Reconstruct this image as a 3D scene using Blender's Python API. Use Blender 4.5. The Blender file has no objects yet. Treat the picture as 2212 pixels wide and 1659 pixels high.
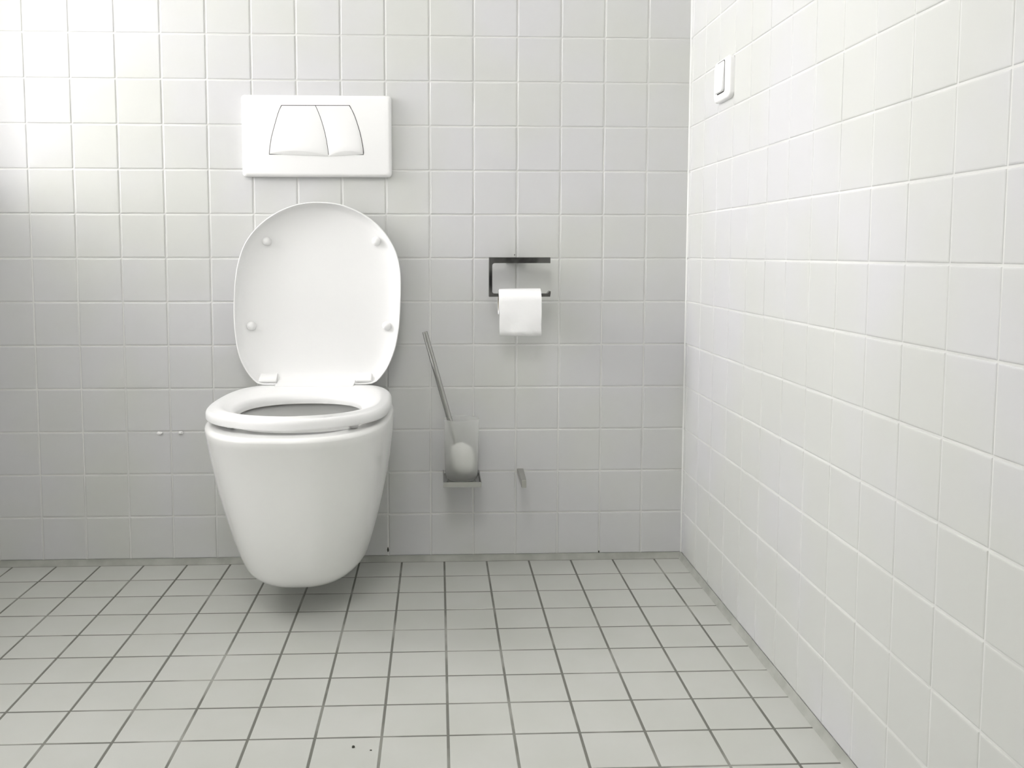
import bpy, bmesh, math, random
from mathutils import Vector, Matrix
random.seed(7)
S = bpy.context.scene
C = S.collection
PI = math.pi

# ------------------------------------------------------------------ camera
cam_d = bpy.data.cameras.new('camera')
cam = bpy.data.objects.new('camera', cam_d)
C.objects.link(cam)
right = Vector((0.999051754, -0.043525319, 0.001067141))
up = Vector((0.00265733, 0.085422651, 0.996341261))
fwd = right.cross(up) * -1.0
M3 = Matrix((right, up, -fwd)).transposed()
cam.matrix_world = Matrix.Translation((-0.48273845, -2.1607181, 0.72594889)) @ M3.to_4x4()
cam_d.sensor_fit = 'HORIZONTAL'
cam_d.sensor_width = 36.0
cam_d.lens = 2016.83 / 2212 * 36
cam_d.shift_x = 72.78 / 2212
cam_d.shift_y = -109.32 / 2212
cam_d.clip_start = 0.02
S.camera = cam

# ------------------------------------------------------------------ daylight, exposure
S.view_settings.view_transform = 'Standard'
S.view_settings.look = 'None'
S.view_settings.gamma = 1.0
S.view_settings.use_curve_mapping = False
S.view_settings.exposure = 0.0
W = bpy.data.worlds.new('overcast_sky')
S.world = W
W.use_nodes = True
bg = W.node_tree.nodes['Background']
bg.inputs[0].default_value = (1.0, 0.985, 0.995, 1)
bg.inputs[1].default_value = 24.6
WIN = (-0.82, -0.05, 0.90, 2.35)       # window niche in the left wall: y0, y1, z0, z1
WX = -2.8                              # plane of the window at the back of the niche
FILL_LAMP, FILL_LAMP_E = (-0.72, -2.4, 0.30), 17.6   # added fill lamp: centre x, y, half width; strength
LOW = (-1.50, -0.80, 0.05, 0.80)       # low tinted pane added in the left wall as unseen fill
LX, RX, FY, CZ = -1.53, 0.09805, -3.0, 2.6
pd = bpy.data.lights.new('window_daylight', 'AREA')
pd.shape = 'RECTANGLE'
pd.size = WIN[3] - WIN[2]
pd.size_y = WIN[1] - WIN[0]
pd.cycles.is_portal = True
po = bpy.data.objects.new('window_daylight', pd)
C.objects.link(po)
po.location = (WX - 0.01, (WIN[0] + WIN[1]) / 2, (WIN[2] + WIN[3]) / 2)
po.rotation_euler = (0, -PI / 2, 0)

# ------------------------------------------------------------------ materials
def mat(name, col, rough=0.5, metal=0.0, spec=0.5, coat=0.0, noise=None, bump=None, trans=0.0, ior=1.45, sss=0.0):
    m = bpy.data.materials.new(name)
    m.use_nodes = True
    nt = m.node_tree
    b = nt.nodes['Principled BSDF']
    b.inputs['Base Color'].default_value = (*col, 1)
    b.inputs['Roughness'].default_value = rough
    b.inputs['Metallic'].default_value = metal
    b.inputs['Specular IOR Level'].default_value = spec
    b.inputs['Coat Weight'].default_value = coat
    b.inputs['Coat Roughness'].default_value = 0.06
    b.inputs['Transmission Weight'].default_value = trans
    b.inputs['IOR'].default_value = ior
    tc = nt.nodes.new('ShaderNodeTexCoord')
    if noise:
        col2, scale, lo, hi = noise
        n = nt.nodes.new('ShaderNodeTexNoise')
        n.inputs['Scale'].default_value = scale
        n.inputs['Detail'].default_value = 3
        r = nt.nodes.new('ShaderNodeValToRGB')
        r.color_ramp.elements[0].position = lo
        r.color_ramp.elements[0].color = (*col, 1)
        r.color_ramp.elements[1].position = hi
        r.color_ramp.elements[1].color = (*col2, 1)
        nt.links.new(tc.outputs['Object'], n.inputs['Vector'])
        nt.links.new(n.outputs['Fac'], r.inputs['Fac'])
        nt.links.new(r.outputs['Color'], b.inputs['Base Color'])
    if bump:
        n2 = nt.nodes.new('ShaderNodeTexNoise')
        n2.inputs['Scale'].default_value = bump[0]
        n2.inputs['Detail'].default_value = 3
        bp = nt.nodes.new('ShaderNodeBump')
        bp.inputs['Strength'].default_value = bump[1]
        bp.inputs['Distance'].default_value = bump[2]
        nt.links.new(tc.outputs['Object'], n2.inputs['Vector'])
        nt.links.new(n2.outputs['Fac'], bp.inputs['Height'])
        nt.links.new(bp.outputs['Normal'], b.inputs['Normal'])
    return m

M = {}
M['wall_tile'] = mat('wall_tile', (0.62, 0.62, 0.628), 0.42, spec=0.4, noise=((0.610, 0.617, 0.590), 3.0, 0.42, 0.6), bump=(14, 0.25, 0.0006))
M['wall_grout'] = mat('wall_grout', (0.67, 0.672, 0.655), 0.8, spec=0.2, noise=((0.75, 0.75, 0.73), 4.0, 0.45, 0.62), bump=(160, 0.4, 0.0005))
M['floor_tile'] = mat('floor_tile', (0.56, 0.566, 0.535), 0.55, spec=0.3, noise=((0.53, 0.538, 0.50), 7.0, 0.35, 0.7), bump=(60, 0.2, 0.0004))
M['floor_grout'] = mat('floor_grout', (0.19, 0.19, 0.17), 0.9, spec=0.1, noise=((0.36, 0.36, 0.33), 6.0, 0.5, 0.66))
M['sealant'] = mat('sealant', (0.36, 0.365, 0.33), 0.6, spec=0.3, noise=((0.43, 0.435, 0.40), 20.0, 0.4, 0.6))
M['white_sealant'] = mat('white_sealant', (0.93, 0.93, 0.92), 0.5, spec=0.3)
M['ceramic'] = mat('ceramic', (0.91, 0.912, 0.895), 0.18, spec=0.5, coat=0.4)
M['plastic'] = mat('plastic', (0.86, 0.86, 0.855), 0.28, spec=0.45)
M['gap'] = mat('gap', (0.05, 0.05, 0.05), 0.7)
M['chrome'] = mat('chrome', (0.44, 0.44, 0.425), 0.18, metal=1.0)
M['dark_reflect_chrome'] = mat('dark_reflect_chrome', (0.16, 0.16, 0.155), 0.2, metal=1.0, noise=((0.05, 0.05, 0.05), 14.0, 0.45, 0.6))  # dark room reflections put into the chrome's base colour
M['hook_metal'] = mat('hook_metal', (0.50, 0.50, 0.47), 0.35, metal=1.0)
M['paper'] = mat('paper', (0.93, 0.93, 0.93), 0.95, spec=0.05, bump=(55, 0.5, 0.002))
M['card'] = mat('card', (0.55, 0.50, 0.42), 0.9, spec=0.1)
M['bristle'] = mat('bristle', (0.92, 0.92, 0.89), 0.8, spec=0.2)
M['paint'] = mat('paint', (0.84, 0.84, 0.825), 0.8, spec=0.2)
M['door_paint'] = mat('door_paint', (0.75, 0.75, 0.74), 0.5, spec=0.3)
M['crumb'] = mat('crumb', (0.05, 0.05, 0.04), 0.9)

def frosted():
    m = bpy.data.materials.new('frosted_glass')
    m.use_nodes = True
    nt = m.node_tree
    b = nt.nodes['Principled BSDF']
    b.inputs['Base Color'].default_value = (1, 1, 1, 1)
    b.inputs['Transmission Weight'].default_value = 1.0
    b.inputs['Roughness'].default_value = 0.35
    b.inputs['IOR'].default_value = 1.08
    t = nt.nodes.new('ShaderNodeBsdfTranslucent')
    t.inputs[0].default_value = (0.85, 0.86, 0.83, 1)
    mx = nt.nodes.new('ShaderNodeMixShader')
    mx.inputs[0].default_value = 0.21
    df = nt.nodes.new('ShaderNodeBsdfDiffuse')
    df.inputs[0].default_value = (0.88, 0.89, 0.86, 1)
    m2 = nt.nodes.new('ShaderNodeMixShader')
    m2.inputs[0].default_value = 0.45
    nt.links.new(t.outputs[0], m2.inputs[1])
    nt.links.new(df.outputs[0], m2.inputs[2])
    nt.links.new(b.outputs[0], mx.inputs[1])
    nt.links.new(m2.outputs[0], mx.inputs[2])
    nt.links.new(mx.outputs[0], nt.nodes['Material Output'].inputs[0])
    return m
M['frosted'] = frosted()

def pane_mat(name, tint):
    m = bpy.data.materials.new(name)
    m.use_nodes = True
    nt = m.node_tree
    nt.nodes.remove(nt.nodes['Principled BSDF'])
    t = nt.nodes.new('ShaderNodeBsdfTransparent')
    t.inputs[0].default_value = (tint, tint, tint, 1)
    g = nt.nodes.new('ShaderNodeBsdfGlossy')
    g.inputs['Roughness'].default_value = 0.02
    mx = nt.nodes.new('ShaderNodeMixShader')
    mx.inputs[0].default_value = 0.06
    nt.links.new(t.outputs[0], mx.inputs[1])
    nt.links.new(g.outputs[0], mx.inputs[2])
    nt.links.new(mx.outputs[0], nt.nodes['Material Output'].inputs[0])
    return m
M['pane'] = pane_mat('window_glass', 1.0)
M['dim_pane'] = pane_mat('grey_glass', 0.35)

# ------------------------------------------------------------------ helpers
def obj(name, bm, mats, parent=None, smooth=False, angle=None, bevel=None):
    me = bpy.data.meshes.new(name)
    bmesh.ops.recalc_face_normals(bm, faces=bm.faces[:])
    bm.to_mesh(me)
    bm.free()
    o = bpy.data.objects.new(name, me)
    C.objects.link(o)
    if not isinstance(mats, (list, tuple)):
        mats = [mats]
    for m in mats:
        me.materials.append(M[m])
    if smooth:
        for p in me.polygons:
            p.use_smooth = True
        if angle:
            me.set_sharp_from_angle(angle=math.radians(angle))
    if bevel:
        b = o.modifiers.new('bevel', 'BEVEL')
        b.width = bevel
        b.segments = 3
        b.limit_method = 'ANGLE'
        b.angle_limit = math.radians(35)
    if parent:
        o.parent = parent
        o.matrix_parent_inverse = Matrix.Translation(-Vector(parent.location))
    return o

def thing(name, label, cat, loc, group=None):
    o = bpy.data.objects.new(name, None)
    C.objects.link(o)
    o.location = loc
    o.empty_display_size = 0.05
    tag(o, label, cat, group)
    return o

def tag(o, label, cat, group=None):
    o['label'] = label
    o['category'] = cat
    if group:
        o['group'] = group
    return o

def structure(o):
    o['kind'] = 'structure'
    return o

def box(bm, x0, x1, y0, y1, z0, z1, mi=0):
    vs = [bm.verts.new((x, y, z)) for x in (x0, x1) for y in (y0, y1) for z in (z0, z1)]
    for f in ((0, 1, 3, 2), (4, 6, 7, 5), (0, 4, 5, 1), (2, 3, 7, 6), (0, 2, 6, 4), (1, 5, 7, 3)):
        fc = bm.faces.new([vs[i] for i in f])
        fc.material_index = mi

def newbox(*a):
    bm = bmesh.new()
    box(bm, *a)
    return bm

def loft(bm, rings, closed=True, cap0=False, cap1=False, mi=0):
    vr = [[bm.verts.new(p) for p in r] for r in rings]
    n = len(vr[0])
    for a, b in zip(vr, vr[1:]):
        for i in range(n if closed else n - 1):
            j = (i + 1) % n
            f = bm.faces.new((a[i], a[j], b[j], b[i]))
            f.material_index = mi
    if cap0:
        bm.faces.new(vr[0][::-1]).material_index = mi
    if cap1:
        bm.faces.new(vr[-1]).material_index = mi
    return vr

def tube(bm, path, r, n=20, caps=True):
    pts = [Vector(p) for p in path]
    rings = []
    for i, p in enumerate(pts):
        t = (pts[min(i + 1, len(pts) - 1)] - pts[max(i - 1, 0)]).normalized()
        a = t.cross(Vector((0, 1, 0)))
        if a.length < 0.05:
            a = t.cross(Vector((0, 0, 1)))
        a.normalize()
        b = t.cross(a)
        rr = r[i] if isinstance(r, (list, tuple)) else r
        rings.append([p + (a * math.cos(k * 2 * PI / n) + b * math.sin(k * 2 * PI / n)) * rr for k in range(n)])
    loft(bm, rings, True, caps, caps)

def lathe(bm, prof, cx, cy, n=48, cap0=False, cap1=False):
    loft(bm, [[(cx + r * math.cos(k * 2 * PI / n), cy + r * math.sin(k * 2 * PI / n), z) for k in range(n)] for r, z in prof], True, cap0, cap1)

def spline(pts, n, closed=True):
    """Catmull-Rom through 2D points, resampled to n points at equal length."""
    P = [Vector(p) for p in pts]
    m = len(P)
    out = []
    segs = m if closed else m - 1
    for i in range(segs):
        if closed:
            a, b, c, d = P[i - 1], P[i], P[(i + 1) % m], P[(i + 2) % m]
        else:
            a, b, c, d = P[max(i - 1, 0)], P[i], P[i + 1], P[min(i + 2, m - 1)]
        for k in range(16):
            t = k / 16
            out.append(0.5 * ((2 * b) + (c - a) * t + (2 * a - 5 * b + 4 * c - d) * t * t + (3 * b - a - 3 * c + d) * t ** 3))
    if not closed:
        out.append(P[-1])
    else:
        out.append(out[0])
    L = [0]
    for p, q in zip(out, out[1:]):
        L.append(L[-1] + (q - p).length)
    res = []
    j = 0
    cnt = n if closed else n - 1
    for k in range(n):
        s = L[-1] * k / cnt
        while j < len(L) - 2 and L[j + 1] < s:
            j += 1
        t = (s - L[j]) / max(L[j + 1] - L[j], 1e-9)
        res.append(out[j].lerp(out[j + 1], min(1, t)))
    return res

def polar(poly, cx, cy, n):
    """Cut a closed 2D outline with n rays about (cx, cy)."""
    res = []
    m = len(poly)
    for k in range(n):
        a = 2 * PI * k / n
        d = Vector((math.cos(a), math.sin(a)))
        best = None
        for i in range(m):
            p = Vector(poly[i]) - Vector((cx, cy))
            q = Vector(poly[(i + 1) % m]) - Vector((cx, cy))
            e = q - p
            den = d.x * e.y - d.y * e.x
            if abs(den) < 1e-12:
                continue
            t = (p.x * e.y - p.y * e.x) / den
            u = (p.x * d.y - p.y * d.x) / den
            if t > 0 and -1e-6 <= u <= 1 + 1e-6 and (best is None or t > best):
                best = t
        res.append(Vector((cx, cy)) + d * best)
    return res

def inset(pts, d):
    """Move a closed 2D outline inward by d along its normals."""
    n = len(pts)
    A = sum(pts[i].x * pts[(i + 1) % n].y - pts[(i + 1) % n].x * pts[i].y for i in range(n))
    s = 1 if A > 0 else -1
    out = []
    for i in range(n):
        t = (pts[(i + 1) % n] - pts[i - 1])
        t.normalize()
        out.append(pts[i] + Vector((-t.y, t.x)) * d * s)
    return out

# ------------------------------------------------------------------ tiled surfaces (real tiles, real joints)
def tile_field(name, P, us, vs, u_lim, v_lim, joint, depth, bev, mats, holes=(), tilt=0.0):
    """Tiles between the joint centre lines us, vs. P(u, v, h) gives the point, h = height above the joint bed."""
    bm = bmesh.new()
    def q(a, b, c, d, mi):
        f = bm.faces.new((a, b, c, d))
        f.material_index = mi
    ue = [u_lim[0]] + [u for u in us if u_lim[0] < u < u_lim[1]] + [u_lim[1]]
    ve = [v_lim[0]] + [v for v in vs if v_lim[0] < v < v_lim[1]] + [v_lim[1]]
    def inhole(a, b, c, d):
        return any(a > h[0] - 1e-4 and b < h[1] + 1e-4 and c > h[2] - 1e-4 and d < h[3] + 1e-4 for h in holes)
    j = joint / 2
    for u0, u1 in zip(ue, ue[1:]):
        for v0, v1 in zip(ve, ve[1:]):
            if u1 - u0 < 0.004 or v1 - v0 < 0.004 or inhole(u0, u1, v0, v1):
                continue
            a0 = u0 + (j if u0 > u_lim[0] else 0)
            a1 = u1 - (j if u1 < u_lim[1] else 0)
            b0 = v0 + (j if v0 > v_lim[0] else 0)
            b1 = v1 - (j if v1 < v_lim[1] else 0)
            t = [random.uniform(-tilt, tilt) for _ in range(2)]
            prof = [(0, 0), (0, depth * 0.45), (bev * 0.22, depth * 0.76), (bev * 0.55, depth * 0.93), (bev, depth)]
            prev = None
            cu, cv = (a0 + a1) / 2, (b0 + b1) / 2
            for ins, h in prof:
                ring = []
                for (x, y) in ((a0 + ins, b0 + ins), (a1 - ins, b0 + ins), (a1 - ins, b1 - ins), (a0 + ins, b1 - ins)):
                    hh = h + (t[0] * (x - cu) + t[1] * (y - cv) if h > 0 else 0)
                    ring.append(bm.verts.new(P(x, y, hh)))
                if prev:
                    for i in range(4):
                        q(prev[i], prev[(i + 1) % 4], ring[(i + 1) % 4], ring[i], 0)
                prev = ring
            q(*prev, 0)
    # joint bed
    ub = sorted(set([u_lim[0], u_lim[1]] + [h[k] for h in holes for k in (0, 1)]))
    vb = sorted(set([v_lim[0], v_lim[1]] + [h[k] for h in holes for k in (2, 3)]))
    for u0, u1 in zip(ub, ub[1:]):
        for v0, v1 in zip(vb, vb[1:]):
            if not inhole(u0, u1, v0, v1):
                q(*[bm.verts.new(P(x, y, depth * 0.35)) for x, y in ((u0, v0), (u1, v0), (u1, v1), (u0, v1))], 1)
    me = bpy.data.meshes.new(name)
    bm.to_mesh(me)
    bm.free()
    o = bpy.data.objects.new(name, me)
    C.objects.link(o)
    for m in mats:
        me.materials.append(M[m])
    return structure(o)

Z0 = 0.01415            # lower edge of the wall tiles
T = 0.1                 # tile module
D = 0.0021
zs = [Z0 + T * i for i in range(1, 30)]
tile_field('wall_back', lambda u, v, h: (u, D - h, v), [T * i for i in range(-16, 1)], zs, (LX, RX), (Z0, CZ), 0.0030, D, 0.0026, ('wall_tile', 'wall_grout'), tilt=0.004)
tile_field('wall_right', lambda u, v, h: (RX + D - h, u, v), [-0.02096 - T * i for i in range(0, 31)][::-1], zs, (FY, 0.0), (Z0, CZ), 0.0030, D, 0.0026, ('wall_tile', 'wall_grout'), tilt=0.004)

def wall_left():
    y0, y1, z0, z1 = WIN
    bm = bmesh.new()
    a0, a1, b0, b1 = LOW
    for a, b, c, d in ((y1, 0.0, 0, CZ), (y0, y1, z1, CZ), (a1, y1, 0, z0), (FY, a0, 0, CZ), (a0, y0, b1, CZ), (a0, a1, 0, b0), (y0, a1, b1, z0)):
        box(bm, LX - 0.2, LX, a, b, c, d)
    for a, b, c, d in ((y0 - 0.1, y1, z0 - 0.1, z0), (y0 - 0.1, y1, z1, z1 + 0.1), (y0 - 0.1, y0, z0, z1), (y1, 0.0, z0 - 0.1, z1 + 0.1)):
        box(bm, WX - 0.1, LX - 0.2, a, b, c, d)
    structure(obj('wall_left', bm, 'paint'))
wall_left()
structure(obj('wall_front', newbox(LX - 0.2, RX + 0.05, FY - 0.1, FY, 0, CZ), 'paint'))
structure(obj('ceiling', newbox(LX - 0.2, RX + 0.05, FY - 0.1, 0.05, CZ, CZ + 0.1), 'paint'))
lp = bpy.data.lights.new('low_fill_portal', 'AREA')  # sampling portal for the added low pane
lp.shape = 'RECTANGLE'
lp.size = LOW[3] - LOW[2]
lp.size_y = LOW[1] - LOW[0]
lp.cycles.is_portal = True
lo = bpy.data.objects.new('low_fill_portal', lp)
C.objects.link(lo)
lo.location = (LX - 0.14, (LOW[0] + LOW[1]) / 2, (LOW[2] + LOW[3]) / 2)
lo.rotation_euler = (0, -PI / 2, 0)
# solid masonry behind the tile skins
structure(obj('wall_back_masonry', newbox(WX - 0.1, RX + 0.2, D, 0.15, -0.05, CZ + 0.1), 'paint')).name = 'wall_back.001'
structure(obj('wall_right_masonry', newbox(RX + D, RX + 0.2, FY - 0.1, D, -0.05, CZ + 0.1), 'paint')).name = 'wall_right.001'

FX, FYL = -0.46852, -0.0056
tile_field('floor', lambda u, v, h: (u, v, h - 0.0009), [FX + T * i for i in range(-12, 6)], [FYL - T * i for i in range(0, 31)][::-1], (LX, RX), (FY, 0.0), 0.0042, 0.0009, 0.0012, ('floor_tile', 'floor_grout'), tilt=0.003)
structure(obj('floor_screed', newbox(LX - 0.2, RX + 0.1, FY - 0.1, 0.1, -0.06, -0.0009), 'floor_grout')).name = 'floor.001'

def wedge(name, a, b, inward, w, h, m):
    """Triangular bead between floor and wall from a to b; inward = horizontal direction into the room."""
    bm = bmesh.new()
    iv = Vector(inward)
    rings = []
    for p in (Vector(a), Vector(b)):
        ring = [p, p + Vector((0, 0, h)), p + Vector((0, 0, h)) + iv * 0.0008]
        for k in range(1, 6):
            t = k / 6
            ring.append(p + iv * (0.0008 + (w - 0.0008) * t ** 1.5) + Vector((0, 0, h * (1 - t) ** 1.2)))
        ring.append(p + iv * w)
        rings.append(ring)
    loft(bm, rings, True, True, True)
    structure(obj(name, bm, m))
wedge('trim_1', (LX, 0, 0), (RX, 0, 0), (0, -1, 0), 0.0068, Z0, 'sealant')
wedge('trim_2', (RX, 0, 0), (RX, FY, 0), (-1, 0, 0), 0.0068, Z0, 'sealant')
bm = bmesh.new()
rings = []
for z in (Z0, CZ):
    rings.append([(RX, 0, z), (RX - 0.0022, 0, z), (RX - 0.0013, -0.001, z), (RX - 0.0005, -0.0024, z), (RX, -0.0045, z)])
loft(bm, rings, True, True, True)
structure(obj('trim_3', bm, 'wall_grout'))

# window
def window():
    y0, y1, z0, z1 = WIN
    r = thing('window_1', 'x', 'x', (WX - 0.05, (y0 + y1) / 2, z0))
    del r['label'], r['category']
    structure(r)
    bm = bmesh.new()
    f = 0.045
    ym = (y0 + y1) / 2
    for a in ((y0, y0 + f, z0, z1), (y1 - f, y1, z0, z1), (y0 + f, y1 - f, z0, z0 + f), (y0 + f, y1 - f, z1 - f, z1), (ym - 0.02, ym + 0.02, z0 + f, z1 - f)):
        box(bm, WX - 0.07, WX - 0.02, *a)
    obj('window_frame', bm, 'plastic', r, bevel=0.004)
    obj('window_pane', newbox(WX - 0.048, WX - 0.042, y0 + f, y1 - f, z0 + f, z1 - f), 'pane', r)
window()
def low_fill_pane():  # unseen pane added to brighten the low left side of the bowl
    y0, y1, z0, z1 = LOW
    r = thing('fill_pane', 'x', 'x', (LX - 0.1, (y0 + y1) / 2, z0))
    del r['label'], r['category']
    structure(r)
    bm = bmesh.new()
    f = 0.03
    for a in ((y0, y0 + f, z0, z1), (y1 - f, y1, z0, z1), (y0 + f, y1 - f, z0, z0 + f), (y0 + f, y1 - f, z1 - f, z1)):
        box(bm, LX - 0.13, LX - 0.08, *a)
    obj('window_frame', bm, 'plastic', r, bevel=0.004)
    obj('window_pane', newbox(LX - 0.108, LX - 0.102, y0 + f, y1 - f, z0 + f, z1 - f), 'dim_pane', r)
low_fill_pane()

# unseen fill lamp added above the viewer to brighten the room
def fill_lamp():
    lx, ly, hw = FILL_LAMP
    r = thing('fill_lamp', 'unseen square fill lamp added overhead to brighten the room', 'fill lamp', (lx, ly, CZ))
    obj('fill_lamp_housing', newbox(lx - hw - 0.02, lx + hw + 0.02, ly - hw - 0.02, ly + hw + 0.02, CZ - 0.05, CZ), 'plastic', r, bevel=0.005)
    m = bpy.data.materials.new('fill_lamp_diffuser')
    m.use_nodes = True
    b = m.node_tree.nodes['Principled BSDF']
    b.inputs['Emission Color'].default_value = (1.0, 0.985, 0.96, 1)
    b.inputs['Emission Strength'].default_value = FILL_LAMP_E
    M['lamp'] = m
    obj('fill_lamp_diffuser', newbox(lx - hw, lx + hw, ly - hw, ly + hw, CZ - 0.062, CZ - 0.05), 'lamp', r, bevel=0.004)
fill_lamp()

# door behind the viewer
d = thing('door_1', 'x', 'x', (-0.75, FY, 0))
del d['label'], d['category']
structure(d)
obj('door_leaf', newbox(-1.15, -0.35, FY + 0.002, FY + 0.04, 0.01, 2.05), 'door_paint', d, bevel=0.003)
bm = bmesh.new()
for a in ((-1.22, -1.15, 0, 2.12), (-0.35, -0.28, 0, 2.12), (-1.15, -0.35, 2.05, 2.12)):
    box(bm, a[0], a[1], FY + 0.001, FY + 0.055, a[2], a[3])
obj('door_frame', bm, 'plastic', d, bevel=0.003)

# ------------------------------------------------------------------ flush plate
def flush_plate():
    r = thing('flush_plate', 'white rectangular dual flush plate on the tiled wall above the raised toilet lid', 'flush plate', (-0.753, 0, 0.9))
    x0, x1, z0, z1 = -0.9215, -0.5855, 0.8975, 1.0795
    cx, cz = (x0 + x1) / 2, (z0 + z1) / 2
    def rr(hw, hh, rad, y):
        out = []
        for sx, sz, a0 in ((1, 1, 0), (-1, 1, PI / 2), (-1, -1, PI), (1, -1, 3 * PI / 2)):
            for k in range(9):
                a = a0 + k * PI / 16
                out.append((cx + sx * (hw - rad) + rad * math.cos(a), y, cz + sz * (hh - rad) + rad * math.sin(a)))
        return out
    hw, hh = (x1 - x0) / 2, (z1 - z0) / 2
    bm = bmesh.new()
    rings = [rr(hw - 0.002, hh - 0.002, 0.006, 0.0), rr(hw - 0.0005, hh - 0.0005, 0.007, -0.003), rr(hw, hh, 0.008, -0.007)]
    for k in range(1, 8):
        a = k / 7 * PI / 2
        rings.append(rr(hw - 0.008 * (1 - math.cos(a)), hh - 0.008 * (1 - math.cos(a)), 0.008, -0.007 - 0.0085 * math.sin(a)))
    loft(bm, rings, True, True, True)
    obj('cover', bm, 'plastic', r, True, 50)
    BL = [(-0.8307, 1.0558), (-0.8379, 1.0413), (-0.8482, 1.0082), (-0.8555, 0.9809), (-0.8595, 0.9537), (-0.8600, 0.9474)]
    BD = [(-0.7555, 1.0562), (-0.7442, 1.0283), (-0.7349, 0.9956), (-0.7293, 0.9641), (-0.7272, 0.9437)]
    BR = [(-0.6799, 1.0567), (-0.6694, 1.0367), (-0.6579, 1.0017), (-0.6522, 0.9763), (-0.6490, 0.9549), (-0.6495, 0.9478)]
    def curve(P):
        return spline(P, 25, False)
    L, Dv, R = curve(BL), curve(BD), curve(BR)
    yf = -0.0155
    # dark joint line round the buttons
    g = 0.0007
    bm = bmesh.new()
    loop = [(p.x - g, p.y) for p in L] + [(p.x + g, p.y) for p in R][::-1]
    loop = [(x, z + (g if z > 1.05 else (-g if z < 0.95 else 0))) for x, z in loop]
    loft(bm, [[(x, yf + 0.001, z) for x, z in loop], [(x, yf - 0.0002, z) for x, z in loop]], True, True, True)
    obj('button_gap', bm, 'gap', r)['label'] = 'dark joint line around the two flush buttons'
    for A, B, nm, lab in ((L, Dv, 'button', 'wide left flush button'), (Dv, R, 'button', 'narrow right flush button')):
        bm = bmesh.new()
        nu = 28
        n = len(A)
        e = 0.0007
        grid = []
        rows = [k / (n - 1) for k in range(n)]
        zb = min(A[-1].y, B[-1].y)
        lens = 0.085
        vv = [0, 0.03, 0.1, 0.2, 0.3, 0.4, 0.5, 0.6, 0.7, 0.8, 0.88]
        tail = 7
        for i in range(len(vv) + tail):
            row = []
            for k in range(nu + 1):
                u = k / nu
                ve = 1 - lens * math.sin(PI * u) ** 0.8 - 0.012
                if i < len(vv):
                    v = vv[i] / 0.88 * ve if i < len(vv) else 1
                    t = 0
                else:
                    t = (i - len(vv) + 1) / tail
                    v = ve + (1 - ve) * t
                fi = v * (n - 1)
                i0 = min(int(fi), n - 2)
                ft = fi - i0
                a = A[i0].lerp(A[i0 + 1], ft)
                b = B[i0].lerp(B[i0 + 1], ft)
                p = Vector((a.x + e, a.y)).lerp(Vector((b.x - e, b.y)), u)
                z = p.y - (0.0013 * math.sin(PI * (u * (0.62 if A is L else 0.62) + (0 if A is L else 0.38))) * v)
                z = z - e * (1 if v < 0.02 else 0) + (e if v > 0.99 else 0)
                bulge = 0.0006 + 0.0052 * max(0, v) ** 1.8 * math.sin(PI * u) ** 0.7
                y = yf - bulge
                if t > 0:
                    y = yf - (bulge * (1 - t) ** 1.0 + 0.0004 * t)
                row.append(bm.verts.new((p.x, y, z)))
            grid.append(row)
        for a, b in zip(grid, grid[1:]):
            for k in range(nu):
                bm.faces.new((a[k], a[k + 1], b[k + 1], b[k]))
        # skirt back to the cover
        edge = grid[0] + [g_[-1] for g_ in grid[1:]] + grid[-1][::-1][1:] + [g_[0] for g_ in grid[1:-1]][::-1]
        back = [bm.verts.new((v.co.x, yf + 0.0008, v.co.z)) for v in edge]
        for i in range(len(edge)):
            j = (i + 1) % len(edge)
            bm.faces.new((edge[i], edge[j], back[j], back[i]))
        o = obj(nm, bm, 'plastic', r, True, 30)
        o['label'] = lab
flush_plate()

# ------------------------------------------------------------------ toilet
TX = -0.7594
def bowl_w(z):
    return ((-0.058622544 * z - 0.432707515) * z + 0.404280938) * z + 0.091325269 + 0.0025 * min(1, max(0, (z - 0.2) / 0.15))
def bowl_f(z):
    return ((4.234561093 * z - 3.160169734) * z + 1.143502219) * z + 0.314577792
def bowl_plan(z, ins=0.0):
    w, f = bowl_w(z) - ins, bowl_f(z) - ins
    yb = f * 0.38
    n = 2.675
    pts = []
    for k in range(12):
        pts.append(Vector((TX + w * (1 - 0.20 * (1 - k / 12) ** 2), -yb * k / 12)))
    for k in range(73):
        a = PI * k / 72
        pts.append(Vector((TX + w * math.copysign(abs(math.cos(a)) ** (2 / n), math.cos(a)), -(yb + (f - yb) * math.sin(a) ** (2 / n)))))
    for k in range(1, 13):
        pts.append(Vector((TX - w * (1 - 0.20 * (k / 12) ** 2), -yb * (1 - k / 12))))
    for k in range(1, 16):
        pts.append(Vector((TX + 0.8 * (-w + 2 * w * k / 16), 0.0)))
    return pts
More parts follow.
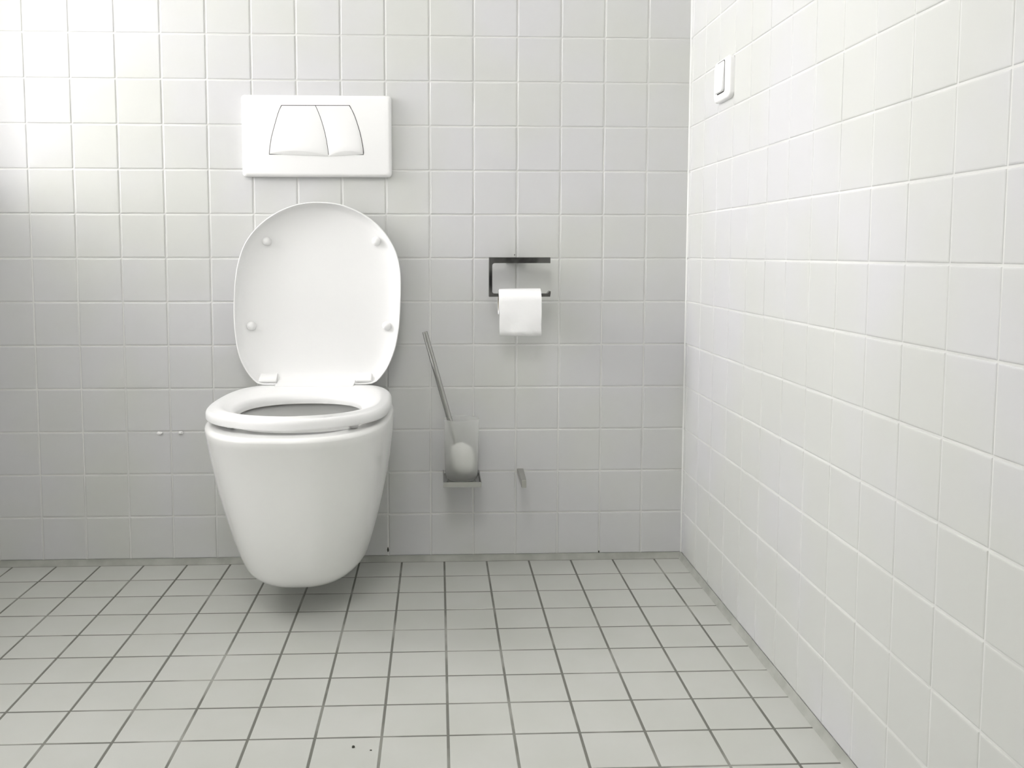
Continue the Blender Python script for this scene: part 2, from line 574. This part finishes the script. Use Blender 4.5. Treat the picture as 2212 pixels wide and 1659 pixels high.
def toilet():
    r = thing('toilet', 'white wall-hung toilet with seat down and lid raised against the tiles', 'toilet', (-0.752, -0.02, 0.07))
    zb, zr = 0.0675, 0.4005
    RB = 0.035
    bm = bmesh.new()
    rings = []
    def ring(z, ins, zz=None):
        return [(p.x, min(p.y, 0.0), zz if zz is not None else z) for p in bowl_plan(z, ins)]
    for f in (0.10, 0.07):
        rings.append(ring(zb, f, zb))
    for k in range(0, 10):
        a = k / 9 * PI / 2
        rings.append(ring(zb + RB * (1 - math.cos(a)), RB * (1 - math.sin(a))))
    n = 22
    zt = zr - 0.009
    for k in range(1, n + 1):
        z = zb + RB + (zt - zb - RB) * k / n
        rings.append(ring(z, 0))
    for k in range(1, 7):
        a = k / 6 * PI / 2
        rings.append(ring(zt, 0.009 * (1 - math.cos(a)), zt + 0.009 * math.sin(a)))
    # rim top, then the inner basin
    outer = bowl_plan(zt, 0.03)
    rings.append([(p.x, min(p.y, 0), zr + 0.0002) for p in outer])
    cx, cy = -0.747, -0.335
    def hole(hw, y0, y1, z):
        out = []
        c = Vector((cx, (y0 + y1) / 2))
        hl = (y1 - y0) / 2
        for p in outer:
            d = Vector((p.x, p.y)) - c
            a = math.atan2(d.y / hl, d.x / hw)
            out.append((c.x + hw * math.copysign(abs(math.cos(a)) ** 0.85, math.cos(a)), c.y + hl * math.copysign(abs(math.sin(a)) ** 0.85, math.sin(a)), z))
        return out
    rings.append(hole(0.135, -0.475, -0.155, zr + 0.0002))
    rings.append(hole(0.131, -0.470, -0.158, zr - 0.004))
    rings.append(hole(0.130, -0.468, -0.160, zr - 0.03))
    rings.append(hole(0.132, -0.468, -0.160, zr - 0.05))
    rings.append(hole(0.130, -0.46, -0.165, zr - 0.10))
    rings.append(hole(0.105, -0.44, -0.19, zr - 0.17))
    rings.append(hole(0.070, -0.38, -0.21, zr - 0.22))
    rings.append(hole(0.030, -0.32, -0.24, zr - 0.235))
    loft(bm, rings, True, True, True)
    obj('bowl', bm, 'ceramic', r, True, 60)

    # seat ring
    cxs = -0.7575
    half = [(0.105, -0.060), (0.130, -0.072), (0.149, -0.097), (0.163, -0.137), (0.171, -0.187), (0.1745, -0.245), (0.175, -0.30),
            (0.171, -0.355), (0.163, -0.397), (0.149, -0.431), (0.122, -0.466), (0.090, -0.491), (0.046, -0.512)]
    half = [(x * 1.024, y + 0.014) for x, y in half]
    out = [(cxs - x, y) for x, y in half] + [(cxs, -0.507)] + [(cxs + x, y) for x, y in half[::-1]] + [(cxs, -0.042)]
    out = [Vector(p) for p in spline(out, 160)]
    N = 128
    pc = (cxs, -0.31)
    def orow(d):
        return polar([tuple(p) for p in inset(out, d)], pc[0], pc[1], N)
    inn = []
    icx, iy0, iy1, ihw = -0.7530, -0.470, -0.199, 0.1200
    for k in range(200):
        a = 2 * PI * k / 200
        inn.append(Vector((icx + ihw * math.copysign(abs(math.cos(a)) ** 0.86, math.cos(a)),
                           (iy0 + iy1) / 2 + (iy1 - iy0) / 2 * math.copysign(abs(math.sin(a)) ** 0.86, math.sin(a)))))
    def irow(d):
        return polar([tuple(p) for p in inset(inn, -d)], pc[0], pc[1], N)
    zbm, ztp = 0.4092, 0.4272
    prof = []
    prof.append((orow(0.020), zbm + 0.001))
    prof.append((orow(0.0035), zbm))
    prof.append((orow(0.0015), zbm + 0.0006))
    prof.append((orow(0.0), zbm + 0.0035))
    prof.append((orow(0.0), zbm + 0.011))
    for k in range(1, 7):
        a = k / 6 * PI / 2
        prof.append((orow(0.010 * (1 - math.cos(a))), zbm + 0.011 + 0.009 * math.sin(a)))
    o10, i14 = orow(0.010), irow(0.015)
    for t, h in ((0.25, 0.0035), (0.5, 0.0048), (0.75, 0.0035)):
        prof.append(([a.lerp(b, t) for a, b in zip(o10, i14)], zbm + 0.020 + h))
    for k in range(0, 7):
        a = PI / 2 - k / 6 * PI / 2
        prof.append((irow(0.015 * (1 - math.cos(a))), zbm + 0.006 + 0.014 * math.sin(a)))
    prof.append((irow(0.0), zbm + 0.001))
    prof.append((irow(0.004), zbm))
    prof.append((irow(0.012), zbm + 0.001))
    bm = bmesh.new()
    rings = [[(p.x, p.y, z) for p in row] for row, z in prof]
    rings.append(rings[0])
    vr = loft(bm, rings)
    bmesh.ops.remove_doubles(bm, verts=bm.verts[:], dist=1e-6)
    seat = obj('seat', bm, 'plastic', r, True, 60)
    for x, y in ((-0.641, -0.428), (-0.868, -0.420), (-0.62, -0.14), (-0.88, -0.14)):
        bm = bmesh.new()
        lathe(bm, [(0.009, 0.412), (0.010, 0.4060), (0.0085, 0.4015), (0.006, 0.4009)], x, y, 20, True, True)
        obj('seat_buffer', bm, 'plastic', seat, True, 40)

    # hinge bar between the two ears of the lid
    bm = bmesh.new()
    x0, x1 = -0.8425, -0.6695
    prof = [(-0.030, 0.4150), (-0.030, 0.433), (-0.033, 0.4385), (-0.040, 0.4410), (-0.050, 0.4405), (-0.060, 0.4385), (-0.075, 0.4360), (-0.095, 0.4350), (-0.11, 0.4345), (-0.11, 0.4150)]
    loft(bm, [[(x, y, z) for y, z in prof] for x in (x0, x1)], True, True, True)
    obj('hinge', bm, 'plastic', r, True, 40, 0.001)
    for x in (-0.862, -0.648):
        bm = bmesh.new()
        lathe(bm, [(0.017, 0.4008), (0.017, 0.404), (0.010, 0.406), (0.010, 0.42)], x, -0.05, 24, True, True)
        obj('hinge', bm, 'chrome', r, True, 40)

    # raised lid, dished towards the room
    LID = [(-0.7493, 0.8406), (-0.7058, 0.8366), (-0.6699, 0.8245), (-0.6420, 0.8095), (-0.6155, 0.7885), (-0.5935, 0.7620), (-0.5765, 0.7300), (-0.5673, 0.6927), (-0.5653, 0.6511), (-0.5670, 0.5980), (-0.5703, 0.5546), (-0.5782, 0.5132), (-0.5913, 0.4776), (-0.6051, 0.4545), (-0.6191, 0.4385), (-0.6301, 0.4330), (-0.6490, 0.4310), (-0.70, 0.4310), (-0.7591, 0.4310), (-0.81, 0.4310), (-0.866, 0.4310), (-0.8870, 0.4340), (-0.9060, 0.4531), (-0.9229, 0.4824), (-0.9323, 0.5144), (-0.9377, 0.5555), (-0.9392, 0.5965), (-0.9379, 0.6378), (-0.9342, 0.6787), (-0.9279, 0.7091), (-0.9159, 0.7430), (-0.8970, 0.7721), (-0.8723, 0.7969), (-0.8399, 0.8186), (-0.8069, 0.8323), (-0.7793, 0.8385)]
    o2 = [Vector(p) for p in spline(LID, 180)]
    pc = (-0.7525, 0.635)
    def row(d):
        return polar([tuple(p) for p in inset(o2, d)], pc[0], pc[1], 128)
    def sc(f, base):
        c = Vector(pc)
        return [c + (p - c) * f for p in base]
    def Y(z, off):
        return -0.065 + 0.03 * (z - 0.43) / 0.41 + off
    prof = []
    b0 = row(0.0)
    prof += [(sc(0.02, b0), 0.0335), (sc(0.5, b0), 0.0332), (row(0.06), 0.0315), (row(0.03), 0.0275), (row(0.012), 0.020), (row(0.004), 0.011), (row(0.0005), 0.004), (row(0.0), 0.0008)]
    prof += [(row(0.0008), 0.0), (row(0.0020), 0.0), (row(0.0030), 0.0012), (row(0.0042), 0.0050), (row(0.0065), 0.0100), (row(0.0105), 0.0150), (row(0.017), 0.0192), (row(0.026), 0.0223), (row(0.038), 0.0247), (row(0.054), 0.0264), (row(0.075), 0.0275), (sc(0.45, b0), 0.0283), (sc(0.2, b0), 0.0286), (sc(0.02, b0), 0.0287)]
    bm = bmesh.new()
    loft(bm, [[(p.x, Y(p.y, off), p.y) for p in rw] for rw, off in prof], True, True, True)
    lid = obj('lid', bm, 'plastic', r, True, 70)
    for x, z in ((-0.8684, 0.7526), (-0.6217, 0.7530), (-0.9040, 0.5617), (-0.5983, 0.5610)):
        bm = bmesh.new()
        y = Y(z, 0.0235)
        rings = []
        for rad, h in ((0.0105, 0.004), (0.0100, -0.003), (0.0095, -0.006)) + tuple((0.0092 * math.cos(a), -0.006 - 0.007 * math.sin(a)) for a in (0.3, 0.6, 0.9, 1.2, 1.45)):
            rings.append([(x + rad * math.cos(k * PI / 12), y + h, z + rad * math.sin(k * PI / 12)) for k in range(24)])
        loft(bm, rings, True, True, True)
        obj('lid_buffer', bm, 'plastic', lid, True, 50)
    # ears that carry the hinge pins
    for xa, xb in ((-0.884, -0.8445), (-0.6675, -0.632)):
        bm = bmesh.new()
        prof = [(-0.034, 0.4345), (-0.034, 0.456), (-0.040, 0.4555), (-0.052, 0.4505), (-0.062, 0.4440), (-0.0645, 0.4390), (-0.060, 0.4350)]
        loft(bm, [[(x, y, z) for y, z in prof] for x in (xa, xb)], True, True, True)
        obj('lid_ear', bm, 'plastic', lid, True, 60, 0.002)
toilet()

# ------------------------------------------------------------------ paper holder and roll
def paper():
    r = thing('toilet_paper_holder', 'C-shaped chrome toilet paper holder with dark reflections in its colour, fixed to the tiled wall', 'paper holder', (-0.30, 0, 0.716))
    y0, y1 = -0.062, -0.038
    x0, x1 = -0.3670, -0.2288
    zt, zb = 0.7165, 0.6285
    tt, tl, tb = 0.0125, 0.0072, 0.0070
    # outline of the bent flat bar, seen from the front
    outer = [(x1, zt), (x0, zt), (x0, zb), (x1 + 0.0, zb)]
    rad = 0.0055
    inner = []
    cx, cz = x0 + tl + rad, zt - tt - rad
    inner.append((x1, zt - tt))
    for k in range(9):
        a = PI / 2 + k * PI / 16
        inner.append((cx + rad * math.cos(a), cz + rad * math.sin(a)))
    cz2 = zb + tb + rad
    for k in range(9):
        a = PI + k * PI / 16
        inner.append((cx + rad * math.cos(a), cz2 + rad * math.sin(a)))
    inner += [(x1 - 0.0065, zb + tb), (x1 - 0.001, zb + tb + 0.006), (x1 + 0.0012, zb + tb + 0.0048), (x1 - 0.0006, zb + tb)]
    bm = bmesh.new()
    m = len(inner)
    L1 = [(x1, zt)] + [(x0, zt)] * 9 + [(x0, zb)] * 9 + [(x1 - 0.0065, zb), (x1 - 0.003, zb), (x1 - 0.001, zb), (x1, zb)]
    vs = [[bm.verts.new((x, y, z)) for x, z in P] for P in (L1, inner) for y in (y0, y1)]
    for i in range(m - 1):
        for a, b in ((vs[0], vs[2]), (vs[1], vs[3]), (vs[0], vs[1]), (vs[2], vs[3])):
            bm.faces.new((a[i], a[i + 1], b[i + 1], b[i]))
    for i in (0, m - 1):
        bm.faces.new((vs[0][i], vs[1][i], vs[3][i], vs[2][i]))
    bmesh.ops.remove_doubles(bm, verts=bm.verts[:], dist=1e-6)
    obj('bracket', bm, 'dark_reflect_chrome', r, bevel=None)
    obj('bracket_top', newbox(x0 + 0.0003, x1 - 0.0003, y0 + 0.0003, y1 - 0.0003, zt, zt + 0.0009), 'chrome', r)['label'] = 'lighter strip put in for the lit top edge'  # lighter metal strip stands in for light caught along the top
    obj('wall_mount', newbox(-0.325, -0.283, y1 - 0.001, 0.001, zt - 0.0120, zt - 0.0005), 'dark_reflect_chrome', r, bevel=0.001)
    # roll
    q = thing('toilet_paper_roll', 'nearly empty white toilet paper roll with a sheet hanging from the holder', 'toilet paper', (-0.2975, -0.05, 0.60))
    xa, xb = -0.3452, -0.2500
    cy, cz = -0.050, 0.6165
    rc, ro = 0.0205, 0.0290
    bm = bmesh.new()
    n = 64
    def circ(x, rd):
        return [(x, cy + rd * math.cos(k * 2 * PI / n), cz + rd * math.sin(k * 2 * PI / n)) for k in range(n)]
    rr = [circ(xa, rc + 0.0008), circ(xa, ro - 0.0006), circ(xa + 0.0008, ro), circ(xb - 0.0008, ro), circ(xb, ro - 0.0006), circ(xb, rc + 0.0008), circ(xa, rc + 0.0008)]
    loft(bm, rr)
    bmesh.ops.remove_doubles(bm, verts=bm.verts[:], dist=1e-6)
    obj('roll', bm, 'paper', q, True, 50)
    bm = bmesh.new()
    rr = [circ(xa, rc), circ(xb, rc), circ(xb, rc + 0.0009), circ(xa, rc + 0.0009), circ(xa, rc)]
    loft(bm, rr)
    bmesh.ops.remove_doubles(bm, verts=bm.verts[:], dist=1e-6)
    obj('core', bm, 'card', q, True, 40)
    # hanging sheet: over the front of the roll, down, and curling in at its end
    prof = []
    for k in range(0, 15):
        a = math.radians(80 + k * 100 / 14)
        prof.append((cy + (ro + 0.0012) * math.cos(a), cz + (ro + 0.0012) * math.sin(a)))
    yy = prof[-1][0]
    for k in range(1, 22):
        t = k / 21
        z = cz - t * (cz - 0.5550)
        prof.append((yy - 0.0012 * math.sin(t * PI * 1.1), z))
    for k in range(1, 9):
        a = k / 8 * math.radians(62)
        prof.append((prof[14 + 21][0] + 0.016 * (1 - math.cos(a)), 0.5550 - 0.016 * math.sin(a)))
    bm = bmesh.new()
    nx = 30
    fr, bk = [], []
    for i, (y, z) in enumerate(prof):
        s = max(0, (i - 14) / (len(prof) - 14))
        ra, rb = [], []
        for k in range(nx + 1):
            u = k / nx
            x = xa + 0.0008 + (xb - xa - 0.0010) * u + 0.0006 * s * math.sin(9 * s)
            w = 0.0011 * s * math.sin(u * 7 + s * 5) + 0.0006 * s * math.sin(u * 17 - s * 11)
            zz = z - 0.0012 * s * s * u
            ra.append(bm.verts.new((x, y - w - 0.0008 * s, zz)))
            rb.append(bm.verts.new((x, y - w + 0.0005, zz)))
        fr.append(ra)
        bk.append(rb)
    for g in (fr, bk):
        for a, b in zip(g, g[1:]):
            for k in range(nx):
                bm.faces.new((a[k], a[k + 1], b[k + 1], b[k]))
    for i in range(len(prof) - 1):
        bm.faces.new((fr[i][0], fr[i + 1][0], bk[i + 1][0], bk[i][0]))
        bm.faces.new((fr[i][-1], bk[i][-1], bk[i + 1][-1], fr[i + 1][-1]))
    for e in (0, -1):
        for k in range(nx):
            bm.faces.new((fr[e][k], fr[e][k + 1], bk[e][k + 1], bk[e][k]))
    obj('hanging_sheet', bm, 'paper', q, True, 60)
paper()

# ------------------------------------------------------------------ toilet brush, its glass and holder
def brush():
    r = thing('toilet_brush_holder', 'small square chrome wall tray carrying the frosted glass brush cup', 'brush holder', (-0.4285, 0, 0.207))
    x0, x1 = -0.4712, -0.3862
    bm = bmesh.new()
    box(bm, x0, x1, -0.118, 0.0005, 0.2070, 0.2105)
    obj('tray', bm, 'chrome', r, bevel=0.0006)
    bm = bmesh.new()
    box(bm, x0, x1, -0.1205, -0.118, 0.2070, 0.2185)
    box(bm, x0, x0 + 0.0020, -0.118, 0.0, 0.2105, 0.2185)
    box(bm, x1 - 0.0020, x1, -0.118, 0.0, 0.2105, 0.2185)
    obj('tray_rim', bm, 'chrome', r)
    obj('wall_plate', newbox(x0 + 0.012, x1 - 0.012, -0.006, 0.001, 0.2105, 0.232), 'chrome', r, bevel=0.001)
    cx, cy = -0.4290, -0.064
    bm = bmesh.new()
    prof = [(0.002, 0.2112), (0.024, 0.2112), (0.030, 0.2125), (0.0338, 0.216), (0.0362, 0.223), (0.0374, 0.240), (0.0398, 0.351), (0.0394, 0.3522), (0.0380, 0.3515), (0.0352, 0.240), (0.0338, 0.226), (0.030, 0.219), (0.022, 0.2165), (0.002, 0.2165)]
    lathe(bm, prof, cx, cy, 64, True, True)
    g = obj('glass_cup', bm, 'frosted', None, True, 60)
    tag(g, 'frosted glass cup holding the toilet brush on its chrome wall tray', 'cup')
    b = thing('toilet_brush', 'toilet brush with slim steel handle leaning left in the frosted glass cup', 'toilet brush', (-0.428, -0.064, 0.22))
    top = Vector((-0.5120, -0.058, 0.5495))
    rim = Vector((-0.4580, -0.062, 0.3560))
    dirn = (rim - top).normalized()
    end = rim + dirn * 0.072
    bm = bmesh.new()
    L = (end - top).length
    ts = [0, 0.0006, L]
    tube(bm, [top, top + dirn * 0.0006, rim, end], [0.0056, 0.0062, 0.0062, 0.0062], 24)
    obj('handle', bm, 'chrome', b, True, 40)
    # tufted head
    hc = Vector((-0.4265, -0.064, 0.2600))
    bm = bmesh.new()
    rings = []
    for i in range(15):
        t = i / 14
        zz = -0.036 + 0.072 * t
        rad = 0.0285 * math.sqrt(max(0.02, 1 - (zz / 0.0375) ** 2)) * (1 + 0.04 * math.sin(i * 2.4))
        rings.append([(hc.x + dirn.x * -zz * 0.6 + rad * (1 + 0.06 * math.sin(k * 9 + i * 2)) * math.cos(k * PI / 24), hc.y + rad * math.sin(k * PI / 24), hc.z + zz) for k in range(48)])
    loft(bm, rings, True, True, True)
    obj('bristle_head', bm, 'bristle', b, True)
    rr = random.Random(3)
    bm = bmesh.new()
    for i in range(700):
        a = rr.uniform(0, 2 * PI)
        zz = rr.uniform(-0.030, 0.034)
        rad = 0.0285 * math.sqrt(max(0.05, 1 - (zz / 0.0375) ** 2))
        d = Vector((math.cos(a), math.sin(a), zz / 0.05))
        c = hc + Vector((-dirn.x * zz * 0.6, 0, zz)) + Vector((math.cos(a), math.sin(a), 0)) * rad * 0.9
        e = c + d.normalized() * 0.0045
        s = Vector((-math.sin(a), math.cos(a), 0)) * 0.0004
        v = [bm.verts.new(p) for p in (c - s, c + s, e)]
        bm.faces.new(v)
    o = obj('bristles', bm, 'bristle', b)
    o['kind'] = 'stuff'
brush()

def hook():
    bm = bmesh.new()
    ys = [0.001, -0.004, -0.045, -0.085, -0.118]
    rings = []
    for i, y in enumerate(ys):
        t = -y / 0.118
        x0, x1 = -0.2968 + 0.0005 * t, -0.2815 - 0.004 * t
        z1 = 0.2205 + 0.001 * t
        z0 = z1 - 0.012 - 0.0055 * t
        rings.append([(x0, y, z0), (x1, y, z0), (x1, y, z1), (x0, y, z1)])
    loft(bm, rings, True, True, True)
    o = obj('wall_hook', bm, 'hook_metal', None, bevel=0.0008)
    tag(o, 'small grey metal peg sticking out of the wall right of the brush holder', 'hook')
hook()

# ------------------------------------------------------------------ light switch on the right wall
def switch():
    r = thing('light_switch', 'white rocker light switch on the right tiled wall near the corner', 'light switch', (RX, -0.27, 1.03))
    y0, y1, z0, z1 = -0.3250, -0.2240, 1.0320, 1.1140
    cy, cz = (y0 + y1) / 2, (z0 + z1) / 2
    def rr(hw, hh, rad, x):
        out = []
        for sx, sz, a0 in ((1, 1, 0), (-1, 1, PI / 2), (-1, -1, PI), (1, -1, 3 * PI / 2)):
            for k in range(9):
                a = a0 + k * PI / 16
                out.append((x, cy + sx * (hw - rad) + rad * math.cos(a), cz + sz * (hh - rad) + rad * math.sin(a)))
        return out
    hw, hh = (y1 - y0) / 2, (z1 - z0) / 2
    bm = bmesh.new()
    rings = [rr(hw, hh, 0.014, RX), rr(hw, hh, 0.014, RX - 0.007)]
    for k in range(1, 6):
        a = k / 5 * PI / 2
        rings.append(rr(hw - 0.005 * (1 - math.cos(a)), hh - 0.005 * (1 - math.cos(a)), 0.014, RX - 0.007 - 0.005 * math.sin(a)))
    loft(bm, rings, True, True, True)
    obj('frame', bm, 'plastic', r, True, 50)
    bm = bmesh.new()
    cy0, cz0 = cy, cz
    cz = 1.0775
    rings = [rr(0.0250, 0.0316, 0.006, RX - 0.0115), rr(0.0250, 0.0316, 0.006, RX - 0.0124)]
    loft(bm, rings, True, True, True)
    obj('rocker_gap', bm, 'gap', r)
    # rocker tilted: top pressed in, bottom proud
    bm = bmesh.new()
    g = []
    for xo in (0, 1):
        ring = []
        for (x, y, z) in rr(0.0238, 0.0298, 0.0055, 0):
            t = (z - (cz - 0.0298)) / 0.0596
            ring.append((RX - 0.0118 - (0.0066 - 0.0046 * t) * xo, y, z))
        g.append(ring)
    loft(bm, g, True, True, True)
    obj('rocker', bm, 'plastic', r, True, 40, 0.0008)
switch()

# ------------------------------------------------------------------ crumbs and chips
def lump(name, c, s, m, seed):
    rr = random.Random(seed)
    bm = bmesh.new()
    bmesh.ops.create_icosphere(bm, subdivisions=2, radius=1)
    for v in bm.verts:
        k = rr.uniform(0.75, 1.15)
        v.co = Vector((c[0] + v.co.x * s[0] * k, c[1] + v.co.y * s[1] * k, c[2] + v.co.z * s[2] * k))
    return obj(name, bm, m)
tag(lump('debris_crumb', (-0.6088, -0.8350, 0.0012), (0.0024, 0.0028, 0.0014), 'crumb', 1), 'larger dark crumb on a floor tile in front of the toilet', 'crumb', 'crumbs on the floor')
tag(lump('debris_crumb', (-0.5823, -0.8445, 0.0005), (0.0018, 0.0011, 0.0007), 'crumb', 2), 'tiny dark crumb to the right of the larger crumb on the floor', 'crumb', 'crumbs on the floor')
tag(lump('wall_plug', (-1.1254, -0.0020, 0.3112), (0.0065, 0.0034, 0.0038), 'white_sealant', 3), 'left of two white filler dabs in the wall joint left of the toilet', 'filler dab', 'filler dabs in the wall joint')
tag(lump('wall_plug', (-1.0768, -0.0030, 0.3120), (0.0056, 0.0046, 0.0042), 'white_sealant', 4), 'right of two white filler dabs in the wall joint, nearer the toilet', 'filler dab', 'filler dabs in the wall joint')
for i, (c, s) in enumerate((((-0.6014, 0.0003, 0.0280), (0.0022, 0.0010, 0.0060)), ((-0.3045, 0.0003, 0.7225), (0.0016, 0.0009, 0.0024)), ((-0.1000, 0.0003, 0.0170), (0.0016, 0.0008, 0.0030)))):
    structure(lump('trim_%d' % (4 + i), c, s, 'crumb', 10 + i))  # dark wall marks such as a grout hole and screw hole, not trim pieces
